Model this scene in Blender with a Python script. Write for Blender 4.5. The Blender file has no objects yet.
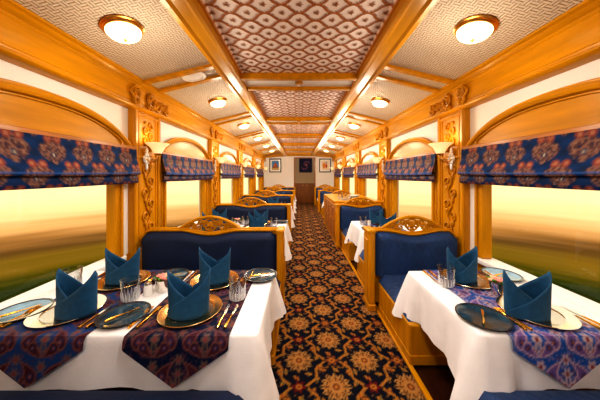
import bpy, math, random
import numpy as np
from mathutils import Vector, Matrix
random.seed(7)
C = bpy.context.scene.collection
PI = math.pi
# ------------------------------------------------------------------ constants (metres)
H = 1.42                      # eye height
W = 1.78                      # half width of the carriage
YF = 12.0                     # end wall
YB = -1.3                     # wall behind the camera
ZT = .62                      # top of the table linen
PITCH = 2.13
PY = [.54 + PITCH*k for k in range(6)]       # pillar centres
BY = [.42 + PITCH*k for k in range(6)]       # bench unit centres

# ------------------------------------------------------------------ mesh helpers
class MB:
    def __init__(self): self.v = []; self.f = []; self.c = []
    def add(self, vs, fs):
        o = len(self.v); self.v += [tuple(p) for p in vs]
        self.f += [tuple(i + o for i in f) for f in fs]; return self
    def box(self, x0, x1, y0, y1, z0, z1, b=0.0):
        if x0 > x1: x0, x1 = x1, x0
        if y0 > y1: y0, y1 = y1, y0
        b = min(b, (x1-x0)/2.01, (y1-y0)/2.01, (z1-z0)/2.01)
        if b <= 0:
            vs = [(x, y, z) for x in (x0, x1) for y in (y0, y1) for z in (z0, z1)]
            fs = [(0,1,3,2), (4,6,7,5), (0,4,5,1), (2,3,7,6), (0,2,6,4), (1,5,7,3)]
            return self.add(vs, fs)
        vs = []; idx = {}
        for i, x in enumerate((x0, x1)):
            for j, y in enumerate((y0, y1)):
                for k, z in enumerate((z0, z1)):
                    sx, sy, sz = (b if i == 0 else -b), (b if j == 0 else -b), (b if k == 0 else -b)
                    idx[i,j,k] = len(vs)
                    vs += [(x, y+sy, z+sz), (x+sx, y, z+sz), (x+sx, y+sy, z)]
        I = lambda i, j, k, a: idx[i,j,k] + a
        fs = []
        for s in (0, 1):
            q = [I(s,0,0,0), I(s,1,0,0), I(s,1,1,0), I(s,0,1,0)]; fs.append(q if s else q[::-1])
            q = [I(0,s,0,1), I(0,s,1,1), I(1,s,1,1), I(1,s,0,1)]; fs.append(q if s else q[::-1])
            q = [I(0,0,s,2), I(1,0,s,2), I(1,1,s,2), I(0,1,s,2)]; fs.append(q if s else q[::-1])
        for i in (0, 1):
            for j in (0, 1):
                q = [I(i,j,0,0), I(i,j,0,1), I(i,j,1,1), I(i,j,1,0)]; fs.append(q if i == j else q[::-1])
                q = [I(i,0,j,0), I(i,0,j,2), I(i,1,j,2), I(i,1,j,0)]; fs.append(q if i != j else q[::-1])
                q = [I(0,i,j,1), I(0,i,j,2), I(1,i,j,2), I(1,i,j,1)]; fs.append(q if i == j else q[::-1])
                for k in (0, 1):
                    q = [I(i,j,k,0), I(i,j,k,1), I(i,j,k,2)]; fs.append(q if (i+j+k) % 2 else q[::-1])
        return self.add(vs, fs)
    def lathe(self, prof, seg=32, c=(0,0,0), M=None, cap=True):
        vs = []; fs = []; n = len(prof)
        for r, z in prof:
            for s in range(seg):
                a = 2*PI*s/seg; p = Vector((r*math.cos(a), r*math.sin(a), z))
                if M: p = M @ p
                vs.append((p.x+c[0], p.y+c[1], p.z+c[2]))
        for i in range(n-1):
            for s in range(seg):
                t = (s+1) % seg
                fs.append((i*seg+s, i*seg+t, (i+1)*seg+t, (i+1)*seg+s))
        if cap:
            fs.append(tuple(range(seg))[::-1]); fs.append(tuple((n-1)*seg+s for s in range(seg)))
        return self.add(vs, fs)
    def tube(self, pts, r, seg=8, flat=None):
        pts = [Vector(p) for p in pts]; n = len(pts)
        rs = r if isinstance(r, (list, tuple)) else [r]*n
        t0 = (pts[1]-pts[0]).normalized()
        up = Vector((0,0,1)) if abs(t0.z) < .9 else Vector((1,0,0))
        N = (up - t0*up.dot(t0)).normalized(); vs = []; fs = []
        for i in range(n):
            t = (pts[min(i+1,n-1)] - pts[max(i-1,0)])
            if t.length < 1e-9: t = t0.copy()
            t.normalize(); N = (N - t*N.dot(t)).normalized(); B = t.cross(N)
            for s in range(seg):
                a = 2*PI*s/seg
                vs.append(pts[i] + (N*math.cos(a) + B*math.sin(a))*rs[i])
        for i in range(n-1):
            for s in range(seg):
                u = (s+1) % seg
                fs.append((i*seg+s, i*seg+u, (i+1)*seg+u, (i+1)*seg+s))
        fs.append(tuple(range(seg))[::-1]); fs.append(tuple((n-1)*seg+s for s in range(seg)))
        return self.add(vs, fs)
    def prism(self, poly, fn, d):
        """poly: list of 2D points, fn(u,v,w) -> 3D, extruded over w in (0,d)"""
        n = len(poly)
        vs = [fn(u, v, 0) for u, v in poly] + [fn(u, v, d) for u, v in poly]
        fs = [tuple(range(n))[::-1], tuple(range(n, 2*n))]
        fs += [(i, (i+1) % n, n+(i+1) % n, n+i) for i in range(n)]
        return self.add(vs, fs)
    def sphere(self, c, rx, ry=None, rz=None, seg=10, rings=6):
        ry = ry or rx; rz = rz or rx; vs = []; fs = []
        for i in range(rings+1):
            th = PI*i/rings
            for s in range(seg):
                a = 2*PI*s/seg
                vs.append((c[0]+rx*math.sin(th)*math.cos(a), c[1]+ry*math.sin(th)*math.sin(a), c[2]+rz*math.cos(th)))
        for i in range(rings):
            for s in range(seg):
                u = (s+1) % seg; fs.append((i*seg+s, (i+1)*seg+s, (i+1)*seg+u, i*seg+u))
        return self.add(vs, fs)
    def grid(self, fn, nu, nv):
        vs = [fn(i, j) for j in range(nv) for i in range(nu)]
        fs = [(j*nu+i, j*nu+i+1, (j+1)*nu+i+1, (j+1)*nu+i) for j in range(nv-1) for i in range(nu-1)]
        return self.add(vs, fs)
    def build(self, name, mat, parent=None, loc=(0,0,0), smooth=True, angle=35, cols=None, fix=True):
        me = bpy.data.meshes.new(name); me.from_pydata(self.v, [], self.f); me.validate(); me.update()
        if fix:
            import bmesh
            bm = bmesh.new(); bm.from_mesh(me); bmesh.ops.recalc_face_normals(bm, faces=bm.faces); bm.to_mesh(me); bm.free()
        if smooth:
            me.shade_smooth(); me.set_sharp_from_angle(angle=math.radians(angle))
        if cols is not None:
            a = me.color_attributes.new('Col', 'FLOAT_COLOR', 'POINT')
            arr = np.ones((len(me.vertices), 4), dtype=np.float32); arr[:, :3] = np.asarray(cols).reshape(-1, 3)
            a.data.foreach_set('color', arr.ravel())
        me.materials.append(mat)
        o = bpy.data.objects.new(name, me); C.objects.link(o); o.location = loc
        if parent: o.parent = parent
        return o

def tag(o, label, cat, group=None):
    o['label'] = label; o['category'] = cat
    if group: o['group'] = group
    elif 'group' in o: del o['group']
    return o
def thing(name, label, cat, loc=(0,0,0), rz=0, group=None):
    o = bpy.data.objects.new(name, None); C.objects.link(o); o.empty_display_size = .05
    o.location = loc; o.rotation_euler = (0, 0, rz)
    return tag(o, label, cat, group)
def struct(o): o['kind'] = 'structure'; return o
def sempty(name):
    o = bpy.data.objects.new(name, None); C.objects.link(o); o['kind'] = 'structure'; return o
KIDS = {}
def kids(o): return [c for c in C.objects if c.parent == o]
def dup(root, label=None, loc=None, rz=None, group=None, cat=None):
    if root.name not in KIDS:
        KIDS[root.name] = [(c, kids(c)) for c in kids(root)]
    r = root.copy(); C.objects.link(r)
    for c, gs in KIDS[root.name]:
        d = c.copy(); C.objects.link(d); d.parent = r
        for g in gs:
            e = g.copy(); C.objects.link(e); e.parent = d
    if loc is not None: r.location = loc
    if rz is not None: r.rotation_euler = (0, 0, rz)
    if label: r['label'] = label
    if group: r['group'] = group
    return r
class Proto:
    """first request moves the built thing itself, later ones copy it"""
    def __init__(self, make): self.make = make; self.o = None
    def __call__(self, label, loc, rz=0, group=None):
        if self.o is None:
            self.o = self.make(); o = self.o
        else:
            o = dup(self.o)
        o.location = loc; o.rotation_euler = (0, 0, rz); o['label'] = label
        if group: o['group'] = group
        elif 'group' in o: del o['group']
        return o

# ------------------------------------------------------------------ materials
def S(r, g, b):
    f = lambda c: (c/255/12.92) if c/255 <= .04045 else ((c/255+.055)/1.055)**2.4
    return (f(r), f(g), f(b), 1)
def new_mat(name):
    m = bpy.data.materials.new(name); m.use_nodes = True
    nt = m.node_tree; p = nt.nodes['Principled BSDF']; return m, nt, p
def simple(name, col, rough=.5, metal=0, coat=0, emis=None, es=0, var=0.0, vscale=8, bump=0, bscale=200, sheen=0, stretch=(1,1,1)):
    m, nt, p = new_mat(name); N = nt.nodes; L = nt.links
    p.inputs['Base Color'].default_value = col
    p.inputs['Roughness'].default_value = rough; p.inputs['Metallic'].default_value = metal
    p.inputs['Coat Weight'].default_value = coat; p.inputs['Coat Roughness'].default_value = .12
    if sheen: p.inputs['Sheen Weight'].default_value = sheen
    if emis: p.inputs['Emission Color'].default_value = emis; p.inputs['Emission Strength'].default_value = es
    tc = N.new('ShaderNodeTexCoord'); mp = N.new('ShaderNodeMapping'); L.new(tc.outputs['Object'], mp.inputs['Vector'])
    mp.inputs['Scale'].default_value = stretch
    if var:
        no = N.new('ShaderNodeTexNoise'); no.inputs['Scale'].default_value = vscale; no.inputs['Detail'].default_value = 5
        L.new(mp.outputs[0], no.inputs['Vector'])
        rp = N.new('ShaderNodeValToRGB')
        rp.color_ramp.elements[0].position = .3; rp.color_ramp.elements[1].position = .7
        rp.color_ramp.elements[0].color = tuple(c*(1-var) for c in col[:3]) + (1,)
        rp.color_ramp.elements[1].color = tuple(min(1, c*(1+var)) for c in col[:3]) + (1,)
        L.new(no.outputs['Fac'], rp.inputs['Fac']); L.new(rp.outputs['Color'], p.inputs['Base Color'])
    if bump:
        n2 = N.new('ShaderNodeTexNoise'); n2.inputs['Scale'].default_value = bscale; n2.inputs['Detail'].default_value = 2
        L.new(mp.outputs[0], n2.inputs['Vector'])
        bp = N.new('ShaderNodeBump'); bp.inputs['Strength'].default_value = bump; bp.inputs['Distance'].default_value = .01
        L.new(n2.outputs['Fac'], bp.inputs['Height']); L.new(bp.outputs['Normal'], p.inputs['Normal'])
    return m
def colmat(name, rough=.7, sheen=0, spec=.12):
    m, nt, p = new_mat(name); a = nt.nodes.new('ShaderNodeVertexColor'); a.layer_name = 'Col'
    nt.links.new(a.outputs['Color'], p.inputs['Base Color']); p.inputs['Roughness'].default_value = rough; p.inputs['Specular IOR Level'].default_value = spec
    if sheen: p.inputs['Sheen Weight'].default_value = sheen
    return m
def math_node(nt, op, a, b=None):
    n = nt.nodes.new('ShaderNodeMath'); n.operation = op
    for i, x in enumerate((a, b)):
        if x is None: continue
        if isinstance(x, (int, float)): n.inputs[i].default_value = x
        else: nt.links.new(x, n.inputs[i])
    return n.outputs[0]

WOOD = simple('golden_varnished_wood', (.56, .252, .0, 1), .35, 0, .22, var=.14, vscale=3.0, stretch=(6, .7, 6))
WOODV = simple('golden_wood_upright', (.55, .246, .0, 1), .38, 0, .18, var=.16, vscale=3.0, stretch=(6, 6, .7))
WOODC = simple('carved_gold_wood', (.48, .205, .0, 1), .4, 0, .15, var=.25, vscale=25)  # darker wood tone stands in for shadow in the carving
for m_ in (WOOD, WOODV, WOODC): m_.node_tree.nodes['Principled BSDF'].inputs['Specular IOR Level'].default_value = .3
DOORW = simple('dark_door_wood', (.20, .070, .010, 1), .35, 0, .3, var=.25, vscale=3, stretch=(7, 1, 1))
WOODD = simple('brown_wood', (.40, .15, .022, 1), .35, 0, .4, var=.25, vscale=3, stretch=(1, 1, 7))
WOODX = simple('dark_floor_wood', (.045, .014, .007, 1), .25, 0, .5, var=.4, vscale=4, stretch=(9, 1, 1))
PAINT = simple('cream_white_paint', (.84, .80, .76, 1), .6)
ENDP = simple('end_wall_paint', (.90, .85, .80, 1), .6)
GREIGE = simple('greige_panel', (.30, .22, .13, 1), .5)
NAVY = simple('navy_velvet', (.006, .018, .062, 1), .7, sheen=.04, var=.2, vscale=6, bump=.15, bscale=300)
def quilt(name, col):
    m = simple(name, col, .7, sheen=.06, var=.2, vscale=6)
    nt = m.node_tree; p = nt.nodes['Principled BSDF']
    tc = nt.nodes.new('ShaderNodeTexCoord'); sp = nt.nodes.new('ShaderNodeSeparateXYZ'); nt.links.new(tc.outputs['Object'], sp.inputs[0])
    a = math_node(nt, 'MULTIPLY', sp.outputs['X'], 44.0)
    zz = math_node(nt, 'ADD', sp.outputs['Z'], sp.outputs['Y']); b = math_node(nt, 'MULTIPLY', zz, 26.0)
    s = math_node(nt, 'ABSOLUTE', math_node(nt, 'SINE', math_node(nt, 'ADD', a, b)))
    t = math_node(nt, 'ABSOLUTE', math_node(nt, 'SINE', math_node(nt, 'SUBTRACT', a, b)))
    h = math_node(nt, 'POWER', math_node(nt, 'MULTIPLY', s, t), .4)
    bp = nt.nodes.new('ShaderNodeBump'); bp.inputs['Strength'].default_value = .5; bp.inputs['Distance'].default_value = .008
    nt.links.new(h, bp.inputs['Height']); nt.links.new(bp.outputs['Normal'], p.inputs['Normal'])
    return m
QUILT = quilt('quilted_blue_upholstery', (.013, .046, .14, 1))
LINEN = simple('white_table_linen', (.80, .785, .79, 1), .85, var=.05, vscale=9, bump=.12, bscale=160)
TEAL = simple('teal_napkin_linen', (.010, .078, .165, 1), .8, var=.15, vscale=30, bump=.2, bscale=350, sheen=.05)
SILVER = simple('polished_silver', (.78, .74, .68, 1), .16, 1)
PEWTER = simple('charger_silver', (.62, .58, .52, 1), .2, 1)
CHG = simple('gilded_pewter', (.74, .53, .26, 1), .24, 1)
GOLDM = simple('gold_metal', (.85, .50, .11, 1), .22, 1)
BRASS = simple('lamp_brass', (.72, .40, .10, 1), .28, 1)
GLAZE = simple('dark_blue_glaze', (.018, .055, .085, 1), .12, 0, .6, var=.45, vscale=14)
GLAZER = simple('black_plate_rim', (.02, .03, .04, 1), .15, 0, .5)
CERAM = simple('white_ceramic', (.85, .82, .78, 1), .25, 0, .4)
PINK = simple('pink_petals', (.85, .32, .28, 1), .6)
PEACH = simple('peach_petals', (.9, .55, .35, 1), .6)
LEAFM = simple('green_leaf', (.12, .28, .03, 1), .6)
LAMPG = simple('lit_lamp_glass', (.95, .88, .7, 1), .3, emis=(1, .78, .45, 1), es=1.9)
SHADEG = simple('lit_shade_glass', (.95, .85, .6, 1), .35, emis=(1, .72, .33, 1), es=.38)
WHITEO = simple('white_disc', (.85, .80, .74, 1), .5)
BLACKF = simple('black_frame', (.02, .016, .014, 1), .4)
CARPETM = colmat('carpet_pile', .95)
BLINDM = colmat('blind_fabric', .55)
RUNM = colmat('runner_fabric', .6)
ARTM = colmat('printed_art', .5)
FRETM = colmat('ceiling_fretwork', .5, 0, .3)

def glass_mat(name, tint, gl):
    m = bpy.data.materials.new(name); m.use_nodes = True; nt = m.node_tree; nt.nodes.clear()
    o = nt.nodes.new('ShaderNodeOutputMaterial'); mx = nt.nodes.new('ShaderNodeMixShader')
    t = nt.nodes.new('ShaderNodeBsdfTransparent'); t.inputs[0].default_value = tint
    g = nt.nodes.new('ShaderNodeBsdfGlossy'); g.inputs['Roughness'].default_value = .04
    fr = nt.nodes.new('ShaderNodeLayerWeight'); fr.inputs['Blend'].default_value = gl
    if gl > .1: nt.links.new(fr.outputs['Facing'], mx.inputs[0])
    else: mx.inputs[0].default_value = gl
    nt.links.new(t.outputs[0], mx.inputs[1]); nt.links.new(g.outputs[0], mx.inputs[2]); nt.links.new(mx.outputs[0], o.inputs[0])
    return m
PANE = glass_mat('window_glass', (.97, .97, .97, 1), .04)
TUMB = glass_mat('tumbler_glass', (.93, .94, .95, 1), .32)
CUTG = simple('whitened_cut_glass', (.9, .9, .9, 1), .15)  # white put into the facets so the glass reads brighter
CUTG.node_tree.nodes['Principled BSDF'].inputs['Alpha'].default_value = .38

def weave_mat():
    m, nt, p = new_mat('embossed_cream_ceiling'); L = nt.links
    p.inputs['Roughness'].default_value = .55
    tc = nt.nodes.new('ShaderNodeTexCoord'); sp = nt.nodes.new('ShaderNodeSeparateXYZ'); L.new(tc.outputs['Object'], sp.inputs[0])
    k = 2*PI/.085
    x = math_node(nt, 'MULTIPLY', sp.outputs['X'], k); y = math_node(nt, 'MULTIPLY', sp.outputs['Y'], k)
    ch = math_node(nt, 'GREATER_THAN', math_node(nt, 'MULTIPLY', math_node(nt, 'SINE', x), math_node(nt, 'SINE', y)), 0.0)
    a = math_node(nt, 'ABSOLUTE', math_node(nt, 'SINE', math_node(nt, 'MULTIPLY', x, 2.0)))
    b = math_node(nt, 'ABSOLUTE', math_node(nt, 'SINE', math_node(nt, 'MULTIPLY', y, 2.0)))
    mx = nt.nodes.new('ShaderNodeMix'); mx.data_type = 'FLOAT'
    L.new(ch, mx.inputs[0]); L.new(a, mx.inputs[2]); L.new(b, mx.inputs[3])
    r = nt.nodes.new('ShaderNodeValToRGB'); L.new(mx.outputs[0], r.inputs[0])
    r.color_ramp.elements[0].color = (.19, .125, .065, 1); r.color_ramp.elements[1].color = (.66, .54, .41, 1)
    r.color_ramp.elements[1].position = .75
    L.new(r.outputs[0], p.inputs['Base Color'])
    bp = nt.nodes.new('ShaderNodeBump'); bp.inputs['Strength'].default_value = .6; bp.inputs['Distance'].default_value = .006
    L.new(mx.outputs[0], bp.inputs['Height']); L.new(bp.outputs[0], p.inputs['Normal'])
    return m
WEAVE = weave_mat()

# ------------------------------------------------------------------ printed patterns (numpy, colour attributes)
def mixc(c, m, col):
    m = np.clip(m, 0, 1)[..., None]; return c*(1-m) + np.array(col)[None, :]*m if c.ndim == 2 else c*(1-m) + np.array(col)*m
def sm(x, e): return np.clip(.5 - x/e, 0, 1)          # 1 inside (x<0)
def palmette(x, y):
    """ogee palmette about 2 wide and 2 high, point down. returns mask, detail 0..1, curl mask"""
    ax = np.abs(x)
    w = np.where(y < -.1, .95*np.clip((y+1)/.9, 0, 1)**.8, .95*np.clip(1 - ((y+.1)/.85), 0, 1)**.7)
    body = sm(ax - w - .05*np.sin(9*y), .12)*(y > -1)*(y < .72)
    c1 = np.hypot(ax-.30, y-.66)
    curl = sm(c1 - .25, .1)
    det = .5 + .5*np.sin(14*np.hypot(ax-.1, (y+.25)*1.1) + 2.2*np.cos(6*np.arctan2(y+.25, ax+.02)))
    return body, det, curl, .5 + .5*np.sin(22*c1)
def half_drop(u, v, pu, pv, sx, sy):
    """nearest motif centres of a half-drop repeat -> list of two local coordinate pairs"""
    out = []
    for k in (0, 1):
        vv = v/(2*pv) + .5*k; uu = u/pu + .5*k
        out.append((((uu+.5) % 1 - .5)*pu/sx, ((vv+.5) % 1 - .5)*2*pv/sy))
    return out
def blind_pat(u, v):
    c = np.zeros(u.shape + (3,)); c[...] = (.003, .030, .115)
    c *= (1 + .35*np.sin(u*37+v*11)*np.sin(v*53))[..., None]
    for x, y in half_drop(u, v, .225, .17, .103, .105):
        b, d, cu, cd = palmette(x, y)
        sp = .5+.5*np.sin(x*23+4*np.sin(y*9))*np.sin(y*27+3*np.sin(x*12))
        c = mixc(c, b*.92, (.11, .05, .05)); c = mixc(c, b*(sp > .66)*.8, (.26, .13, .095)); c = mixc(c, b*(sp < .30)*.75, (.03, .03, .075))
        c = mixc(c, b*(d > .93)*.4, (.40, .25, .16))
        c = mixc(c, cu, (.26, .065, .045)); c = mixc(c, cu*(cd > .75)*.8, (.38, .19, .12))
        c = mixc(c, sm(np.hypot(x, (y+.35)) - .16, .1), (.03, .05, .12))
        c = mixc(c, sm(np.hypot(x*1.6, (y+.35)) - .08, .08), (.6, .5, .3))
    return c
def paisley(x, y):
    """teardrop with curled tip; returns signed distance-ish"""
    r = np.hypot(x, y+.15) - .42
    tx = x - .28*np.clip(y, 0, 1)**2*1.6
    tail = np.abs(tx) - .42*np.clip(1 - (y+.15)/1.05, 0, 1)
    return np.where(y > -.15, tail, r)
def runner_pat(u, v, light=False, mid=False):
    base = (.006, .013, .045) if not light else (.022, .095, .34)
    if mid: base = (.016, .055, .18)  # window light on the window-side runner put into its base blue
    c = np.zeros(u.shape + (3,)); c[...] = base
    n = np.sin(u*61+3*np.sin(v*23))*np.sin(v*47+2*np.sin(u*31))
    n2 = np.sin(u*150+2*np.sin(v*90))*np.sin(v*140+2*np.sin(u*80)); c = mixc(c, (n2 > .55)*.5, (.06, .035, .06) if not light else (.34, .26, .40)); c = mixc(c, (n > .72)*.45, (.14, .05, .07))
    for x, y in half_drop(u, v+.05, .25, .15, .125, .15):
        ax = np.abs(x)
        for (ox, oy, s, rot) in ((.42, -.25, .62, .5), (.36, .45, .5, -2.4)):
            X = (ax-ox)/s; Y = (y-oy)/s; ca, sa = math.cos(rot), math.sin(rot)
            X, Y = X*ca - Y*sa, X*sa + Y*ca
            d = paisley(X, Y)
            c = mixc(c, sm(d, .12), (.065, .018, .03) if not light else (.16, .10, .27))
            c = mixc(c, sm(np.abs(d+.05) - .05, .06)*.8, (.20, .085, .075) if not light else (.50, .36, .42))
            c = mixc(c, sm(np.hypot(X, Y+.15) - .17, .08), (.02, .04, .12)); c = mixc(c, sm(np.hypot(X, Y+.15) - .08, .08), (.30, .09, .06))
        for (ox, oy) in ((.0, -.05), (0, .75), (.85, -.6), (.0, -.85)):
            q = np.hypot(ax-ox, y-oy); a = np.arctan2(y-oy, ax-ox+1e-6)
            f = q - .16 - .05*np.cos(6*a)
            c = mixc(c, sm(f, .07)*.8, (.16, .11, .085) if not light else (.55, .42, .40)); c = mixc(c, sm(q-.07, .05), (.22, .05, .06))
    return c
def carpet_pat(x, y):
    c = np.zeros(x.shape + (3,)); c[...] = (.006, .007, .014)
    gold, cream, red, rust, olive = (.36, .155, .025), (.36, .19, .06), (.13, .010, .012), (.20, .05, .012), (.05, .04, .012)
    pu, pv = .50, .225
    # ogee lattice of stems with scrolls
    u = x/pu; v = y/(2*pv); a_ = u+v; d_ = u-v
    s_ = a_ + .11*np.sin(2*PI*d_) + .02*np.sin(6*PI*d_); t_ = d_ + .11*np.sin(2*PI*a_) + .02*np.sin(6*PI*a_)
    ln = np.minimum(np.abs((s_ % 1)-.5), np.abs((t_ % 1)-.5))
    c = mixc(c, sm(ln-.026, .014)*.9, gold)
    l2 = np.minimum(np.abs((s_+.17*np.sin(4*PI*t_)) % 1-.36), np.abs((t_+.17*np.sin(4*PI*s_)) % 1-.64))
    c = mixc(c, sm(l2-.015, .012)*.75, (.22, .10, .022))
    for lx, ly in half_drop(x, y, pu, pv, 1, 1):
        r = np.hypot(lx, ly); a = np.arctan2(ly, lx)
        c = mixc(c, sm(r-.118, .01)*.85, (.006, .007, .013))
        for q in range(10):
            t = q*PI/5 + .2; rr = .140 + .018*(q % 2)
            dx = lx - rr*math.cos(t); dy = ly - rr*math.sin(t)
            for (rot, la, lb, cc) in ((.9, .026, .010, gold), (-.7, .020, .007, (.24, .07, .018) if q % 2 else (.16, .11, .03))):
                al = dx*math.cos(t+rot) + dy*math.sin(t+rot); ac = -dx*math.sin(t+rot) + dy*math.cos(t+rot)
                c = mixc(c, sm(np.sqrt((al/la)**2 + (ac/lb)**2) - 1, .5), cc)
        pet = r - .096 - .014*np.cos(12*a)
        c = mixc(c, sm(pet, .010), cream)
        c = mixc(c, sm(np.abs(np.sin(6*a)) - .30, .2)*sm(pet, .01)*(r > .06), (.03, .018, .012))
        c = mixc(c, sm(np.abs(r-.080)-.003, .004)*.7, (.30, .14, .04))
        pet2 = r - .066 - .008*np.cos(8*a+.4)
        c = mixc(c, sm(pet2-.004, .006), (.02, .012, .010)); c = mixc(c, sm(pet2, .008), (.33, .15, .04))
        c = mixc(c, sm(np.abs(np.sin(4*a+.2)) - .35, .2)*sm(pet2, .01)*(r > .035)*.8, (.05, .02, .012))
        c = mixc(c, sm(r-.040-.005*np.cos(8*a), .008), cream); c = mixc(c, sm(r-.026, .008), (.14, .035, .014)); c = mixc(c, sm(r-.012, .008), gold)
    for k, (lx, ly) in enumerate(half_drop(x+pu/2, y, pu, pv, 1, 1)):
        r = np.hypot(lx, ly); a = np.arctan2(ly, lx); q = r - .040 - .012*np.cos(6*a+k)
        c = mixc(c, sm(q-.010, .008), (.006, .007, .013)); c = mixc(c, sm(q, .008), red if k else (.22, .07, .02)); c = mixc(c, sm(np.abs(np.sin(3*a+k/2))-.25, .2)*sm(q, .01)*.7, (.03, .012, .01)); c = mixc(c, sm(r-.020, .008), gold); c = mixc(c, sm(r-.009, .006), red)
    return c

# ------------------------------------------------------------------ room shell
b = MB().box(-1.95, 1.95, YB-.1, YF+.1, -.12, -.01); struct(b.build('floor', WOODX))
# side walls with window openings
HALF = .225
def wins():
    out = []
    for k in range(5):
        out.append((PY[k]+HALF+.11, PY[k+1]-HALF-.11))
    return out
WIN = wins(); ZS, ZH = .60, 1.80
for s, side in ((-1, 'left'), (1, 'right')):
    b = MB(); xa, xb = s*W, s*(W+.12)
    b.box(xa, xb, YB, YF+.1, ZH, 2.75)
    y = YB
    for (a, c) in WIN:
        b.box(xa, xb, y, a, ZS, ZH); y = c
    b.box(xa, xb, y, YF+.1, ZS, ZH)
    struct(b.build('wall_'+side, PAINT, smooth=False))
    b = MB().box(xa, xb, YB, YF+.1, -.12, ZS)
    b.box(s*(W-.012), xa, YB+.1, YF-.01, -.008, .12)
    struct(b.build('baseboard_'+side, WOOD, smooth=False))
b = MB().box(-1.9, 1.9, YF, YF+.12, -.12, 2.8); struct(b.build('wall_end', ENDP, smooth=False))
b = MB().box(-1.9, 1.9, YB-.12, YB, -.12, 2.8); struct(b.build('wall_rear', PAINT, smooth=False))

n = 0
for s in (-1, 1):
    for k, (a, c) in enumerate(WIN):
        n += 1
        w = sempty('window_%d' % n)
        x0, x1 = s*(W-.035), s*(W+.06); f = MB(); t = .10
        f.box(x0, x1, a-.01, a+t, ZS+.02, ZH, .008); f.box(x0, x1, c-t, c+.01, ZS+.02, ZH, .008)
        f.box(x0, x1, a+t, c-t, ZH-.08, ZH, .006)
        f.box(s*(W-.055), s*(W-.03), a+.02, a+.045, ZS+.02, ZH, .004); f.box(s*(W-.055), s*(W-.03), c-.045, c-.02, ZS+.02, ZH, .004)
        f.build('window_frame', WOODV, w)
        MB().box(s*(W-.06), s*(W+.10), a-.02, c+.02, ZS-.03, ZS+.018, .008).build('window_sill', LINEN if False else PAINT, w)
        MB().add([(s*(W+.03), y_, z_) for y_, z_ in ((a+t-.01, ZS), (c-t+.01, ZS), (c-t+.01, ZH), (a+t-.01, ZH))], [(0,1,2,3)]).build('pane', PANE, w, smooth=False)
        # arched pelmet board with its moulding
        ya, yb = PY[k]+HALF, PY[k+1]-HALF; mid = (ya+yb)/2; hw = (yb-ya)/2; z0, zs, za = 1.695, 1.645, 1.955
        arc = []
        for i in range(25):
            q = -1 + 2*i/24; arc.append((mid + q*hw, zs + (za-zs)*max(0, 1-abs(q)**2.3)**.75))
        poly = [(mid-hw, 1.60), (mid+hw, 1.60)] + arc[::-1]
        # split in quads for clean shading
        pb = MB()
        for i in range(24):
            (ya0, zq0), (ya1, zq1) = arc[i], arc[i+1]
            pb.prism([(ya0, 1.60), (ya1, 1.60), (ya1, zq1), (ya0, zq0)], lambda u, v, ww: (s*(1.74 + ww), u, v), .03)
        pb.build('pelmet_board', WOOD, w)
        mb = MB()
        mb.tube([(s*1.728, y_, z_) for y_, z_ in arc], .026, 8)
        mb.tube([(s*1.735, y_, z_+.030) for y_, z_ in arc], .014, 6)
        mb.tube([(s*1.735, y_, z_-.036) for y_, z_ in arc], .009, 6)
        mb.build('pelmet_moulding', WOOD, w)

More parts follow.
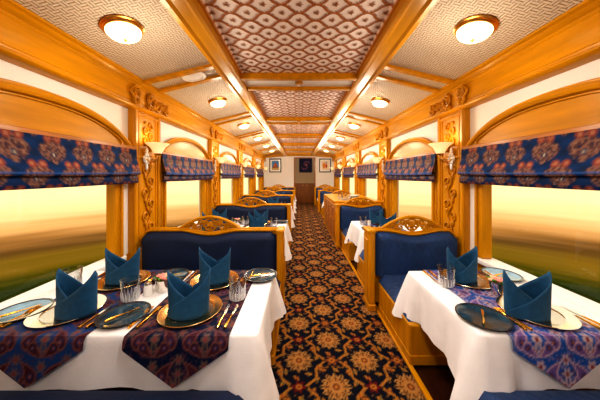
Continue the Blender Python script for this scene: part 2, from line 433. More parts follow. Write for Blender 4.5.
# pillars with carved vine and carved bracket above
def spiral(cx, cz, r0, r1, a0, turns, m=22):
    return [(cx + (r0+(r1-r0)*i/m)*math.cos(a0+turns*2*PI*i/m), cz + (r0+(r1-r0)*i/m)*math.sin(a0+turns*2*PI*i/m)) for i in range(m+1)]
def carve(mb, pts, fn, r0, r1, seg=7):
    m = len(pts); mb.tube([fn(u, v) for u, v in pts], [r0+(r1-r0)*i/(m-1) for i in range(m)], seg)
XP = 1.70
for s in (-1, 1):
    for k, yc in enumerate(PY):
        p = MB()
        p.box(s*(XP+.02), s*(W+.004), yc-HALF, yc+HALF, .0, 2.13, .006)
        for e in (-1, 1):
            p.box(s*XP, s*(XP+.03), yc+e*HALF, yc+e*(HALF-.05), .0, 2.13, .01)
            p.box(s*(XP+.008), s*(XP+.03), yc+e*(HALF-.065), yc+e*(HALF-.085), .0, 2.10, .006)
        for z in (2.06, 1.60): p.box(s*(XP+.004), s*(XP+.03), yc-HALF+.05, yc+HALF-.05, z, z+.03, .006)
        po = struct(p.build('trim_pillar' if False else 'pillar', WOODV))
        fn = lambda u, v: (s*(XP+.012), yc+u, v)
        cv = MB()
        stem = [(.035*math.sin(i*.55), .62+i*.0233) for i in range(42)]
        carve(cv, stem, fn, .012, .010)
        for i in range(7):
            z = .70 + i*.13; e = 1 if i % 2 else -1
            carve(cv, [(u*e, v) for u, v in spiral(.045, z, .052, .012, -1.2, 1.2, 16)], fn, .011, .006)
            cv.sphere(fn(e*-.05, z+.05), .016, .022, .034)
        for i in range(6):
            e = 1 if i % 2 else -1
            carve(cv, [(u*e, v) for u, v in spiral(.035, 1.68+i*.06, .045, .01, -1.0, 1.1, 14)], fn, .011, .006)
            cv.sphere(fn(-e*.045, 1.70+i*.06), .014, .026, .02)
        cv.build('carved_vine', WOODC, po)
        if k >= 1:
            fb = lambda u, v: (s*1.672, yc+u, v)
            cb = MB()
            carve(cb, [(-.30 + .03*math.sin(i*.42), 2.15+i*.0105) for i in range(19)], fb, .016, .012)
            for (cx, cz, r, a, tn) in ((-.23, 2.28, .055, 2.5, 1.3), (-.25, 2.19, .05, -2, -1.2), (.0, 2.25, .075, 1.2, 1.6), (.10, 2.22, .06, .5, -1.4), (.21, 2.26, .055, 2.9, 1.4), (.29, 2.20, .035, 1, -1.2), (.02, 2.17, .04, 0, 1.1)):
                carve(cb, spiral(cx, cz, r, .012, a, tn, 18), fb, .017, .008)
            for i in range(11):
                cb.sphere(fb(-.06+.035*i, 2.17+.10*abs(math.sin(i*1.7))), .026, .018, .032)
            for i in range(5): cb.sphere(fb(-.22, 2.17+.035*i), .02, .03-.002*i, .018)
            cb.build('carved_bracket', WOODC, po)

# frieze, cornice
tn = 0
def ext(name, prof, s, mat, y0=YB, y1=YF):
    global tn; tn += 1
    m = MB().prism(prof, lambda u, v, w: (s*u, y0+w, v), y1-y0)
    return struct(m.build('trim_%d' % tn, mat, angle=25))
for s in (-1, 1):
    fr = [(1.80, 2.11), (1.70, 2.11), (1.68, 2.118), (1.668, 2.13), (1.668, 2.142), (1.685, 2.152), (1.68, 2.165), (1.69, 2.175), (1.69, 2.335),
          (1.68, 2.345), (1.68, 2.36), (1.655, 2.372), (1.64, 2.385), (1.615, 2.392), (1.615, 2.41), (1.595, 2.42), (1.595, 2.445), (1.80, 2.445)]
    ext('frieze', fr, s, WOOD)
# ceiling: sloped sides and a lower middle strip between two long beams
XI, ZI, XO, ZO = .70, 2.625, 1.64, 2.402
SL = (ZI-ZO)/(XO-XI)
for s in (-1, 1):
    m = MB().prism([(s*XI, ZI), (s*XO, ZO), (s*XO, ZO+.05), (s*XI, ZI+.05)], lambda u, v, w: (u, YB+w, v), YF-YB)
    o = struct(m.build('ceiling', WEAVE, smooth=False))
    b = [(.605, 2.405), (.63, 2.40), (.655, 2.415), (.73, 2.415), (.75, 2.40), (.785, 2.405), (.80, 2.43), (.80, 2.64), (.60, 2.64), (.60, 2.425)]
    ext('beam', b, s, WOOD)
SY = [.85, 2.60, 4.45, 6.15, 7.85, 9.55, 11.2]
m = MB()
for y in SY: m.box(-.60, .60, y-.13, y+.13, 2.445, 2.50)
o = struct(m.build('ceiling_middle', PAINT, smooth=False)); o.name = 'ceiling_strip'
for y in SY:
    tn += 1; m = MB()
    for e in (-.15, .15): m.box(-.604, .604, y+e-.03, y+e+.03, 2.412, 2.49, .008)
    for s in (-1, 1):
        for e in (-.13, .13):
            for (xa, xb) in ((.79, 1.61),):
                z = lambda x: ZI - (x-XI)*SL
                q = MB()
                pts = [(s*xa, y+e-.03, z(xa)-.028), (s*xa, y+e+.03, z(xa)-.028), (s*xb, y+e+.03, z(xb)-.028), (s*xb, y+e-.03, z(xb)-.028)]
                top = [(p[0], p[1], p[2]+.03) for p in pts]
                m.add(pts+top, [(0,1,2,3), (4,5,6,7), (0,1,5,4), (1,2,6,5), (2,3,7,6), (3,0,4,7)])
    struct(m.build('trim_%d' % tn, WOOD))
# fretwork panels
def fret(y0, y1, res):
    nx = int(1.2/res)+1; ny = int((y1-y0)/res)+1
    xs = np.linspace(-.6, .6, nx); ys = np.linspace(y0, y1, ny); X, Y = np.meshgrid(xs, ys)
    u = X/.225; v = (Y-y0)/.150
    a = u+v; d = u-v
    s_ = a + .06*np.sin(2*PI*d*1.0) ; t_ = d + .06*np.sin(2*PI*a*1.0)
    ds = np.abs((s_ % 1) - .5); dt = np.abs((t_ % 1) - .5)
    ln = np.minimum(ds, dt)
    lat = np.clip((.078 - ln)/.03, 0, 1)
    su = (u+.5) % 1 - .5; sv = (v+.5) % 1 - .5; su2 = u % 1 - .5; sv2 = v % 1 - .5
    # flower knob in the middle of every cell (cells centred where both s and t are integer)
    q1 = np.hypot(su*.225, sv*.15); q2 = np.hypot(su2*.225, sv2*.15)
    k = np.minimum(q1, q2); ka = np.where(q1 < q2, np.arctan2(sv, su), np.arctan2(sv2, su2))
    knob = np.clip((.023 + .005*np.cos(5*ka) - k)/.008, 0, 1)
    h = np.maximum(lat*.008, knob*.004)
    edge = np.minimum.reduce([X+.6, .6-X, Y-y0, y1-Y]); bd = np.clip((.022-edge)/.006, 0, 1); h = np.maximum(h, bd*.02)
    c = np.zeros(X.shape+(3,)); c[...] = (.98, .86, .80)
    c = mixc(c, np.clip((.108-ln)/.03, 0, 1)*.8, (.16, .05, .02))  # dark rim painted beside the lattice as its shadow
    c = mixc(c, lat, (.46, .14, .008)); c = mixc(c, knob, (.34, .13, .035)); c = mixc(c, sm(k-.010, .006)*.5, (.20, .07, .02)); c = mixc(c, bd, (.60, .23, .02))
    Z = 2.475 - h
    m = MB(); m.v = list(zip(X.ravel(), Y.ravel(), Z.ravel()))
    m.f = [(j*nx+i, j*nx+i+1, (j+1)*nx+i+1, (j+1)*nx+i) for j in range(ny-1) for i in range(nx-1)]
    o = m.build('ceiling_fretwork', FRETM, cols=c.reshape(-1, 3), fix=False, angle=60); struct(o)
ed = [YB+.1] + SY + [YF]
for i in range(len(ed)-1):
    y0 = ed[i]+(.15 if i else 0); y1 = ed[i+1]-(.15 if i < len(ed)-2 else 0)
    fret(y0, y1, .0085 if i in (0, 1) else .0125 if i == 2 else .02)
m = MB().box(-.62, .62, YB, YF, 2.50, 2.56); o = struct(m.build('ceiling_backing', PAINT, smooth=False))
m = MB().box(-1.95, 1.95, YB-.1, YF+.1, 2.70, 2.78); struct(m.build('ceiling_roof', PAINT, smooth=False))

# end wall header and door
m = MB()
arc = [(-1.68 + 3.36*i/20, 2.30 + .08*math.sin(PI*i/20)) for i in range(21)]
for i in range(20):
    m.prism([arc[i], arc[i+1], (arc[i+1][0], 2.72), (arc[i][0], 2.72)], lambda u, v, w: (u, YF-.10+w, v), .11)
tn += 1; struct(m.build('trim_%d' % tn, WOOD))
d = sempty('door_1'); D0, D1 = -.26, .84
m = MB(); m.box(D0, D0+.05, YF-.05, YF+.01, 0, 2.31, .008); m.box(D1-.05, D1, YF-.05, YF+.01, 0, 2.31, .008); m.box(D0, D1, YF-.05, YF+.01, 2.26, 2.32, .008)
m.build('door_frame', WOODD, d)
MB().box(D0+.05, D1-.05, YF-.02, YF+.01, 1.0, 2.27).build('upper_panel', GREIGE, d, smooth=False)
m = MB().box(D0+.05, D1-.05, YF-.04, YF+.01, 0.0, 1.0, .008); m.box(D0+.04, D1-.04, YF-.06, YF-.03, .95, 1.0, .008)
m.box((D0+D1)/2-.008, (D0+D1)/2+.008, YF-.048, YF-.035, .02, .95); lp = m.build('lower_panel', DOORW, d)
for e in (-1, 1): MB().box((D0+D1)/2+e*.1-.05, (D0+D1)/2+e*.1+.05, YF-.058, YF-.039, .885, .905, .006).build('door_handle', BRASS, d)

# exposed pieces of floor edging
for s, x in ((1, .826), (-1, -.26)):
    tn += 1; struct(MB().box(x-.018, x+.018, YB, YF-.06, -.012, .010, .004).build('trim_%d' % tn, WOOD))
# carpet
ys = np.concatenate([np.arange(.2, 4.2, .0105), np.arange(4.2, 7, .02), np.arange(7, YF-.04, .04)])
xs = np.linspace(-.245, .806, 102); X, Y = np.meshgrid(xs, ys)
col = carpet_pat(X, Y); m = MB(); nx, ny = len(xs), len(ys)
m.v = list(zip(X.ravel(), Y.ravel(), np.zeros(X.size)))
m.f = [(j*nx+i, j*nx+i+1, (j+1)*nx+i+1, (j+1)*nx+i) for j in range(ny-1) for i in range(nx-1)]
o = m.build('carpet', CARPETM, cols=col.reshape(-1, 3), fix=False, smooth=False)
tag(o, 'dark aisle carpet with gold, cream and red flower medallions and scrolling vines', 'carpet')

# ------------------------------------------------------------------ bench units
def bench_profile(xl, xr, zt, crest_c, crest_hw):
    def top(x):
        q = (x-crest_c)/crest_hw
        dip = -.045*math.cos(q*PI/2)**2 if abs(q) < 1 else 0
        return zt + dip
    return top
ZB = .835
def make_bench(side, faces, name_label):
    """side -1 left / +1 right. faces: which way seats look (-1 to the camera, +1 away)"""
    aisle, wallx = (-.165, -1.69) if side < 0 else (.73, 1.69)
    s = side; t = thing('dining_bench', name_label, 'bench')
    X = lambda u: aisle + s*u                       # u from aisle inward
    width = abs(wallx - aisle); cc = .07 + (width-.07)/2 - (.0 if s < 0 else .02); hw = .33
    fab = NAVY if s < 0 else QUILT
    # end panel by the aisle
    m = MB().box(X(0), X(.07), -.10, .10, 0, ZB-.01, .012); m.box(X(-.006), X(.076), -.11, .11, 0, .07, .01); m.box(X(-.008), X(.078), -.105, .105, ZB-.03, ZB+.012, .012)
    m.box(X(-.006), X(.01), -.06, .06, .12, ZB-.10, .006)
    m.build('end_panel', WOODV, t)
    top = bench_profile(0, width, ZB, cc, hw)
    # frame panel between the cushions
    m = MB(); N = 28
    us = [.06 + (width-.06)*i/N for i in range(N+1)]
    zz = lambda u: top(u) - (max(0, (u-(width-.10))/.10)**2*.09)
    for i in range(N):
        u0, u1 = us[i], us[i+1]
        m.prism([(u0, .05), (u1, .05), (u1, zz(u1)-.012), (u0, zz(u0)-.012)], lambda a, b_, w: (X(a), -.02+w, b_), .04)
    m.build('back_frame', WOODV, t)
    m = MB(); m.tube([(X(u), 0, zz(u)) for u in us], .019, 10)
    m.tube([(X(u), -.034, zz(u)-.006) for u in us], .010, 8); m.tube([(X(u), .034, zz(u)-.006) for u in us], .010, 8)
    m.build('top_rail', WOOD, t)
    # carved crest
    m = MB(); fn = lambda u, v: (X(cc+u), 0, v)
    arc = [(-hw*1.04 + 2.08*hw*i/30, ZB - .005 + .135*math.cos(PI/2*(-1+2*i/30))**.9) for i in range(31)]
    carve(m, arc, fn, .017, .017, 8)
    cr = m.build('crest', WOOD, t)
    m = MB()
    for e in (-1, 1):
        for (cx, cz, r, a, tn_) in ((.055, ZB+.045, .045, .3, 1.4), (.125, ZB+.020, .040, 2.6, -1.3), (.185, ZB+.030, .034, .2, 1.3), (.24, ZB+.008, .026, 2.4, -1.2), (.10, ZB+.070, .026, 0, 1.1), (.175, ZB-.01, .022, 1, 1.1), (.285, ZB+.01, .018, 0, 1.1)):
            carve(m, [(e*u, v) for u, v in spiral(cx, cz, r, .007, a, tn_, 16)], fn, .013, .008, 6)
    for e in (-1, 1):
        carve(m, [(e*hw*q/10, ZB-.020+.085*math.cos(PI/2*q/10)**1.0) for q in range(1, 11)], fn, .008, .008, 6)
        for q in range(5): m.sphere(fn(e*(.07+.055*q), ZB+.085-.017*q-.004*q*q), .013, .013, .012, 7, 5)
    m.lathe([(.0001, .016), (.02, .014), (.034, .006), (.04, -.006), (.034, -.012), (.0001, -.012)], 12, fn(0, ZB+.045), Matrix.Rotation(PI/2, 3, 'X'), False)
    carve(m, spiral(0, ZB+.045, .062, .062, 0, 1, 24), fn, .010, .010, 6)
    carve(m, spiral(0, ZB-.012, .02, .006, 0, 1.3, 14), fn, .012, .008, 6)
    m.build('carved_scrollwork', WOODC, cr)
    for f in faces:
        # back cushion
        m = MB(); nu, nv = 25, 13; u0, u1, z0 = .075, width-.005, .36
        def cush(i, j, back=False):
            u = u0+(u1-u0)*i/(nu-1); q = j/(nv-1)
            zt = zz(u) - .024 - (.035*max(0, 1-(u-u0)/.05)**2)
            z = z0 + (zt-z0)*q
            e = min((u-u0)/.06, (u1-u)/.06, (zt-z)/.06, 1); e = max(e, 0)
            bulge = .055 + .055*math.sqrt(max(0, 1-(1-e)**2)) if e > 0 else .03
            return (X(u), f*bulge, z)
        m.grid(cush, nu, nv)
        m.build('back_cushion', fab, t, angle=60)
        # seat base and seat cushion
        sx0 = .098 if s > 0 else .02
        m = MB().box(X(sx0), X(width-.02), f*.10, f*.80, 0, .30, .008); m.box(X(sx0-.004), X(width-.02), f*.10, f*.806, 0, .08, .008)
        m.build('seat_base', WOODV, t)
        m = MB(); nu, nv = 17, 13
        a0, a1, b0, b1 = sx0+.005, width-.02, .09, .76
        def seat(i, j):
            u = a0+(a1-a0)*i/(nu-1); y = b0+(b1-b0)*j/(nv-1)
            e = max(0, min((u-a0)/.05, (a1-u)/.05, (b1-y)/.06, 1))
            return (X(u), f*y, .302 + .085*math.sqrt(max(0, 1-(1-e)**2)) + .008*math.sin(PI*j/(nv-1)))
        m.grid(seat, nu, nv)
        m.build('seat_cushion', fab, t, angle=70)
    return t
ordn = ['nearest', 'second', 'third', 'fourth', 'fifth', 'farthest']
L1 = make_bench(-1, (-1, 1), ''); R1 = make_bench(1, (-1, 1), '')
blab_l = ['nearest dark navy seat cushion under the front left table, its back out of frame',
          'wide navy velvet bench with carved golden crest, behind the front left table',
          'second navy bench with golden crest along the left wall, behind the second left table',
          'third navy bench with golden crest along the left wall, counting from the front',
          'fourth navy bench along the left wall, small and far down the carriage',
          'last navy bench on the left, against the white end wall']
for k in range(6):
    o = L1 if k == 0 else dup(L1)
    o.location = (0, BY[k], 0); o['label'] = blab_l[k]
    tag(o, blab_l[k], 'bench')
R_one = None
blab_r = {0: 'blue seat cushion under the front right table, at the bottom right corner',
          1: 'quilted blue bench with carved golden crest, behind the front right table',
          4: 'blue bench with golden crest on the right, just past the second table behind the counter',
          5: 'last blue bench on the right, against the white end wall'}
for k in (0, 1, 4, 5):
    o = R1 if k == 0 else dup(R1)
    o.location = (0, BY[k], 0); tag(o, blab_r[k], 'bench')
o = make_bench(1, (-1,), ''); o.location = (0, BY[2], 0); tag(o, 'blue bench with golden crest backing onto the wooden counter, behind the second right table', 'bench')
o = make_bench(1, (1,), ''); o.location = (0, BY[3], 0); tag(o, 'bench with golden crest at the far end of the wooden counter on the right', 'bench')

# wooden service counter on the right
cy0, cy1 = BY[2]+.115, BY[3]-.115
t = thing('service_counter', 'long golden wooden counter on the right beside the aisle, behind the second blue bench', 'counter', (1.2, (cy0+cy1)/2, 0))
hl = (cy1-cy0)/2
MB().box(-.46, .49, -hl, hl, 0, .85, .006).build('cabinet_body', WOODV, t)
MB().box(-.48, .49, -hl, hl, .85, .885, .008).build('counter_top', WOOD, t)
for i in range(4):
    y0 = -hl+.03+i*(2*hl-.06)/4; y1 = y0+(2*hl-.06)/4-.03
    m = MB().box(-.475, -.455, y0, y1, .10, .80, .006); m.box(-.482, -.47, y0+.05, y1-.05, .16, .74, .008)
    dd = m.build('door', WOODD, t)
    MB().sphere((-.49, y1-.025, .5), .012).build('knob', BRASS, dd)

# ------------------------------------------------------------------ tables, linen
def make_table(side, label, y):
    s = side; a, w = (.205, 1.66) if s < 0 else (.904, 1.66)
    cx = (a+w)/2; t = thing('dining_table', label, 'table', (s*cx, y, 0))
    hw = (w-a)/2
    MB().box(-hw+.02, hw, -.385, .385, ZT-.035, ZT-.006, .006).build('tabletop', WOODD, t) if s > 0 else MB().box(-hw, hw-.02, -.385, .385, ZT-.035, ZT-.006, .006).build('tabletop', WOODD, t)
    for e in ((-.5, .5) if s < 0 else (.0,)):
        m = MB().box(e-.03, e+.03, -.03, .03, -.008, ZT-.035, .006); m.box(e-.05, e+.05, -.13, .13, -.01, .04, .008)
        m.build('leg', WOODD, t)
    return t
def make_cloth(side, y, label, seed, group=None):
    rnd = random.Random(seed); s = side
    a, w = (.205, 1.70) if s < 0 else (.904, 1.70)
    hd = .40; R = .03
    P = []          # (u, v, nu, nv, corner) path in aisle-out coords: u measured from wall to aisle
    Wd = w-a
    n1 = 26
    for i in range(n1): P.append((Wd-.0-(Wd-R)*(1-i/(n1-1)) - R, hd, 0, 1))
    for i in range(1, 8):
        q = PI/2*(1-i/8); P.append((Wd-R+R*math.cos(q), hd-R+R*math.sin(q), math.cos(q), math.sin(q)))
    for i in range(22): P.append((Wd, hd-R-(2*hd-2*R)*i/21, 1, 0))
    for i in range(1, 8):
        q = -PI/2*(i/8); P.append((Wd-R+R*math.cos(q), -hd+R+R*math.sin(q), math.cos(q), math.sin(q)))
    for i in range(n1): P.append((Wd-R-(Wd-R)*i/(n1-1), -hd, 0, -1))
    rows = 14; vs = []; fs = []; n = len(P); ph = rnd.uniform(0, 6)
    arc = 0; S_ = [0]
    for i in range(1, n): arc += math.hypot(P[i][0]-P[i-1][0], P[i][1]-P[i-1][1]); S_.append(arc)
    cb = S_[n1+3]; cf = S_[n1+7+22+3]
    def pos(i, r):
        u, v, nu, nv = P[i]
        ds = min(abs(S_[i]-cb), abs(S_[i]-cf)); g = math.exp(-(ds/.13)**2); g2 = math.exp(-(ds/.30)**2)
        front = nv < -.5; back = nv > .5
        L = (.25 if front else .185 if back else .30)
        L = L + g*((.40 if S_[i] > (cb+cf)/2 else .37) - L + .02*math.sin(seed))
        L += .008*math.sin(S_[i]*9+ph)
        if r == 0: return (u-nu*.012, v-nv*.012, ZT)
        if r == 1: return (u-nu*.003, v-nv*.003, ZT-.003)
        if r == 2: return (u+nu*.001, v+nv*.001, ZT-.012)
        t = (r-2)/(rows-3); z = ZT-.012-(L-.012)*t
        out = .004 + t*(.018 + .085*g) + t*.018*g2*math.sin(S_[i]*42+ph) + t*.009*math.sin(S_[i]*17+ph*2)
        if back or front: out = min(out, .035+.06*g)
        return (u+nu*out, v+nv*out, z)
    X = lambda u: s*(w-u)
    for r in range(rows):
        for i in range(n):
            u, v, z = pos(i, r); vs.append((X(u), v, z))
    for r in range(rows-1):
        for i in range(n-1): fs.append((r*n+i, r*n+i+1, (r+1)*n+i+1, (r+1)*n+i))
    fs.append(tuple(range(n)))
    m = MB(); m.add(vs, fs)
    o = m.build('tablecloth', LINEN, loc=(0, y, 0), angle=50)
    return tag(o, label, 'tablecloth', group)
def make_runner(x, y, wd, label, light=False, sk=0, res=.008, group=None):
    hd = .40; fall = .06; tip = .225
    path = []                    # v -> (y, z)
    full = 2*hd + 2*tip
    nv = int(full/res)+1; nu = int(wd/res)+1
    def at(u, v):
        q = v - full/2; a = abs(q); sg = 1 if q > 0 else -1
        if a <= hd: half = wd/2; yy, zz_ = q, ZT+.003
        else:
            t = a-hd; half = wd/2 if t < fall else wd/2*max(0.0, 1-(t-fall)/(tip-fall))
            tt = tip if sg < 0 else tip*.78
            yy = sg*(hd + .006 + min(t, .02)*.5 + t*.13); zz_ = ZT+.003-t*(tt/tip)
        un = max(-half, min(half, u))
        return (un, yy, zz_)
    us = np.linspace(-wd/2, wd/2, nu); vv = np.linspace(0, full, nv); U, V = np.meshgrid(us, vv)
    vs = [at(U[j, i], V[j, i]) for j in range(nv) for i in range(nu)]
    UU = np.array([p[0] for p in vs]).reshape(U.shape)
    col = runner_pat(UU+sk, V, light, sk == .06)
    edge = wd/2 - np.abs(UU)
    if light: col = mixc(col, sm(edge-.012, .008)*.6, (.15, .2, .4))
    m = MB(); m.v = vs; m.f = [(j*nu+i, j*nu+i+1, (j+1)*nu+i+1, (j+1)*nu+i) for j in range(nv-1) for i in range(nu-1)]
    o = m.build('table_runner', RUNM, loc=(x, y, 0), cols=col.reshape(-1, 3), fix=False, angle=50)
    return tag(o, label, 'table runner', group)

# ------------------------------------------------------------------ tableware prototypes
def mk_charger():
    t = thing('charger_plate', '', 'charger plate')
    MB().lathe([(.0001, .004), (.115, .004), (.122, .006), (.122, .002), (.08, 0), (.0001, 0)], 48, cap=False).build('well', PEWTER, t)
    MB().lathe([(.118, .005), (.128, .011), (.165, .015), (.17, .0165), (.174, .014), (.17, .011), (.128, .004), (.118, .002)], 48, cap=False).build('rim', SILVER, t)
    return t
def mk_charger_gold():
    t = thing('charger_plate', '', 'charger plate')
    MB().lathe([(.0001, .004), (.115, .004), (.122, .006), (.122, .002), (.08, 0), (.0001, 0)], 48, cap=False).build('well', PEWTER, t)
    MB().lathe([(.118, .005), (.128, .011), (.165, .015), (.17, .0165), (.174, .014), (.17, .011), (.128, .004), (.118, .002)], 48, cap=False).build('rim', CHG, t)
    return t
def mk_napkin():
    t = thing('folded_napkin', '', 'napkin')
    wx, wy, hh = .104, .066, .252
    def rim_a(a):      # inner sheet: high at left, running round the back, falling to the right in front
        a = a % (2*PI)
        pts = [(0, .5), (PI*.5, .50), (PI*.93, .92), (PI, 1.0), (PI*1.08, .90), (PI*1.5, .44), (PI*1.95, .10), (2*PI, .5)]
        for (p, q), (p2, q2) in zip(pts, pts[1:]):
            if p <= a <= p2: return q+(q2-q)*(a-p)/(p2-p)
        return .6
    na, nz = 49, 9
    def sheet(rim, a0, a1, off):
        m = MB()
        def f(i, j):
            a = a0+(a1-a0)*i/(na-1); q = j/(nz-1); h = rim(a)*hh*q
            k = 1 + .10*(h/hh) ; g = .92 - .5*(h/hh)*abs(math.sin(a))**2 if math.sin(a) < 0 else .92 - .2*(h/hh)*abs(math.sin(a))
            return ((wx*k+off)*math.cos(a), (wy*g+off)*math.sin(a)*1.0, h)
        m.grid(f, na, nz); return m
    inner = sheet(rim_a, PI*.5, PI*1.97, 0)
    def rim_b(a):
        pts = [(PI*1.03, .06), (PI*1.5, .45), (PI*1.92, .90), (2*PI, 1.0), (PI*2.07, .92), (PI*2.5, .50)]
        for (p, q), (p2, q2) in zip(pts, pts[1:]):
            if p <= a <= p2+1e-6: return q+(q2-q)*(a-p)/(p2-p)
        return .3
    outer = sheet(rim_b, PI*1.03, PI*2.5, .006)
    inner.add(outer.v, outer.f)
    o = inner.build('napkin_cloth', TEAL, None, angle=60, fix=False)
    sd = o.modifiers.new('thickness', 'SOLIDIFY'); sd.thickness = .004; sd.offset = 0
    # single part: the thing itself is the mesh
    bpy.data.objects.remove(t); o.name = 'folded_napkin'
    tag(o, '', 'napkin'); return o
def mk_side():
    t = thing('side_plate', '', 'plate')
    MB().lathe([(.0001, .004), (.085, .005), (.118, .013), (.118, .009), (.08, 0), (.0001, 0)], 40, cap=False).build('dish', GLAZE, t)
    MB().lathe([(.115, .012), (.124, .0165), (.129, .0165), (.130, .013), (.122, .009), (.115, .008)], 40, cap=False).build('rim', GLAZER, t)
    return t
SIDEB = simple('pale_blue_glaze', (.16, .30, .42, 1), .12, 0, .6, var=.35, vscale=14)
def mk_side_pale():
    t = thing('side_plate', '', 'plate')
    MB().lathe([(.0001, .004), (.085, .005), (.118, .013), (.118, .009), (.08, 0), (.0001, 0)], 40, cap=False).build('dish', SIDEB, t)
    MB().lathe([(.115, .012), (.124, .0165), (.129, .0165), (.130, .013), (.122, .009), (.115, .008)], 40, cap=False).build('rim', GLAZER, t)
    return t
def mk_glass():
    t = thing('drinking_glass', '', 'glass')
    seg = 32; prof = [(.040, 0), (.046, .004), (.048, .03), (.052, .08), (.057, .135), (.0545, .1355), (.0495, .08), (.045, .03), (.042, .016), (.0001, .014)]
    MB().lathe(prof, seg, cap=False).build('bowl', TUMB, t)
    m = MB()
    for i in range(16):
        a = 2*PI*i/16
        m.tube([(.0455*math.cos(a), .0455*math.sin(a), .006), (.049*math.cos(a), .049*math.sin(a), .03), (.0515*math.cos(a), .0515*math.sin(a), .062)], [.004, .005, .0015], 5)
    m.lathe([(.0001, .002), (.040, .002), (.042, .010), (.0001, .012)], 24, cap=False)
    m.build('cut_pattern', CUTG, t)
    return t
def cutlery_handle(m):
    m.tube([(0, -.10, .004), (0, -.085, .005), (0, -.03, .005), (0, .02, .0045)], [.007, .0085, .0055, .004], 8)
def mk_fork():
    t = thing('fork', '', 'fork')
    m = MB(); cutlery_handle(m); m.build('handle', GOLDM, t)
    m = MB(); m.tube([(0, .018, .005), (0, .035, .006), (0, .055, .007)], [.005, .010, .012], 8)
    for e in (-.009, -.003, .003, .009): m.tube([(e, .05, .007), (e, .075, .009), (e*.95, .10, .007)], [.0028, .0024, .0012], 6)
    m.build('tines', GOLDM, t)
    return t
def mk_knife():
    t = thing('knife', '', 'knife')
    m = MB(); cutlery_handle(m); m.build('handle', GOLDM, t)
    m = MB(); m.prism([(-.005, .015), (.006, .015), (.010, .05), (.009, .10), (.002, .125), (-.005, .125)], lambda u, v, w: (u, v, .003+w), .002)
    m.build('blade', SILVER, t)
    return t
def mk_bknife():
    t = thing('butter_knife', '', 'knife')
    m = MB(); m.tube([(0, -.09, .004), (0, -.07, .005), (0, 0, .004)], [.005, .007, .004], 8); m.build('handle', GOLDM, t)
    m = MB(); m.prism([(-.004, -.005), (.004, -.005), (.009, .03), (.008, .065), (0, .08), (-.004, .06)], lambda u, v, w: (u, v, .003+w), .002); m.build('blade', GOLDM, t)
    return t
def mk_shaker():
    t = thing('salt_shaker', '', 'shaker')
    MB().lathe([(.0001, 0), (.026, 0), (.028, .004), (.026, .05), (.022, .072), (.0001, .072)], 20, cap=False).build('body', CERAM, t)
    MB().lathe([(.022, .070), (.023, .078), (.017, .090), (.0001, .094)], 20, cap=False).build('cap', SILVER, t)
    return t
def mk_flower():
    t = thing('flower_cup', '', 'flower cup')
    MB().lathe([(.0001, 0), (.034, 0), (.036, .004), (.044, .05), (.050, .085), (.047, .086), (.041, .05), (.0001, .02)], 24, cap=False).build('cup', SILVER, t)
    rn = random.Random(3)
    for i in range(7):
        a = i*2.4; r = .012 + .026*(i/7)**.5; c = (r*math.cos(a), r*math.sin(a), .095+rn.uniform(0, .018)); m = MB()
        for q in range(6):
            b_ = q*PI/3; m.sphere((c[0]+.011*math.cos(b_), c[1]+.011*math.sin(b_), c[2]), .009, .009, .008, 7, 5)
        m.sphere((c[0], c[1], c[2]+.005), .009, seg=7, rings=5); m.build('blossom', PINK if i % 3 else PEACH, t)
    for i in range(6):
        a = i*1.05+.4; m = MB(); p0 = Vector((.02*math.cos(a), .02*math.sin(a), .08)); p1 = Vector((.062*math.cos(a), .062*math.sin(a), .104))
        m.tube([p0, (p0+p1)/2+Vector((0,0,.008)), p1], [.003, .010, .002], 6); m.build('leaf', LEAFM, t)
    return t
charger, charger_g, napkin, side_p, side_l, glass = Proto(mk_charger), Proto(mk_charger_gold), Proto(mk_napkin), Proto(mk_side), Proto(mk_side_pale), Proto(mk_glass)
fork, knife, bknife, shaker, flower = Proto(mk_fork), Proto(mk_knife), Proto(mk_bknife), Proto(mk_shaker), Proto(mk_flower)
ZC = ZT + .0005; ZR = ZT + .0045        # on cloth / on runner

def place(tab, pl, x, y, face, gold, cutl, plate, glass_xy, plate_xy, pale=False, tw=0, nap_dy=0, detail=2, nap_dx=0, cd=((-.250, -.205), (.205, .25))):
    """face = +1: diner near the camera looking away, -1: diner on the far side"""
    rz = 0 if face > 0 else PI
    w = 'at the %s of the %s' % (pl, tab)
    (charger_g if gold else charger)('round %s-rimmed metal charger plate %s' % ('gold' if gold else 'silver', w), (x, y, ZR), rz) if detail >= 1 else None
    napkin('teal napkin folded into two peaks %s' % w, (x+nap_dx, y-.035+nap_dy if face > 0 else y-.015, ZR+.0075 if detail >= 1 else ZR), tw)
    if cutl:
        for nm, dx in (('outer', cd[0][0]), ('inner', cd[0][1])):
            fork('%s gold fork %s' % (nm, w), (x+face*dx, y-face*.06, ZR+.0005), rz+random.uniform(-.06, .06))
        for nm, dx in (('inner', cd[1][0]), ('outer', cd[1][1])):
            knife('%s gold-handled knife %s' % (nm, w), (x+face*dx, y-face*.06, ZR+.0005), rz+random.uniform(-.06, .06))
    if plate_xy:
        (side_l if pale else side_p)('dark-rimmed %sside plate %s' % ('pale blue ' if pale else 'dark blue ', w), (plate_xy[0], plate_xy[1], ZC if abs(plate_xy[0]-x) > .39 else ZR), 0)
        if cutl: bknife('butter knife on the side plate, %s of the %s' % (pl, tab), (plate_xy[0], plate_xy[1], ZC+.0145), rz + (-.6 if face > 0 else 2.0))
    if glass_xy:
        glass('cut glass tumbler %s' % w, (glass_xy[0], glass_xy[1], ZR), random.uniform(0, 3))

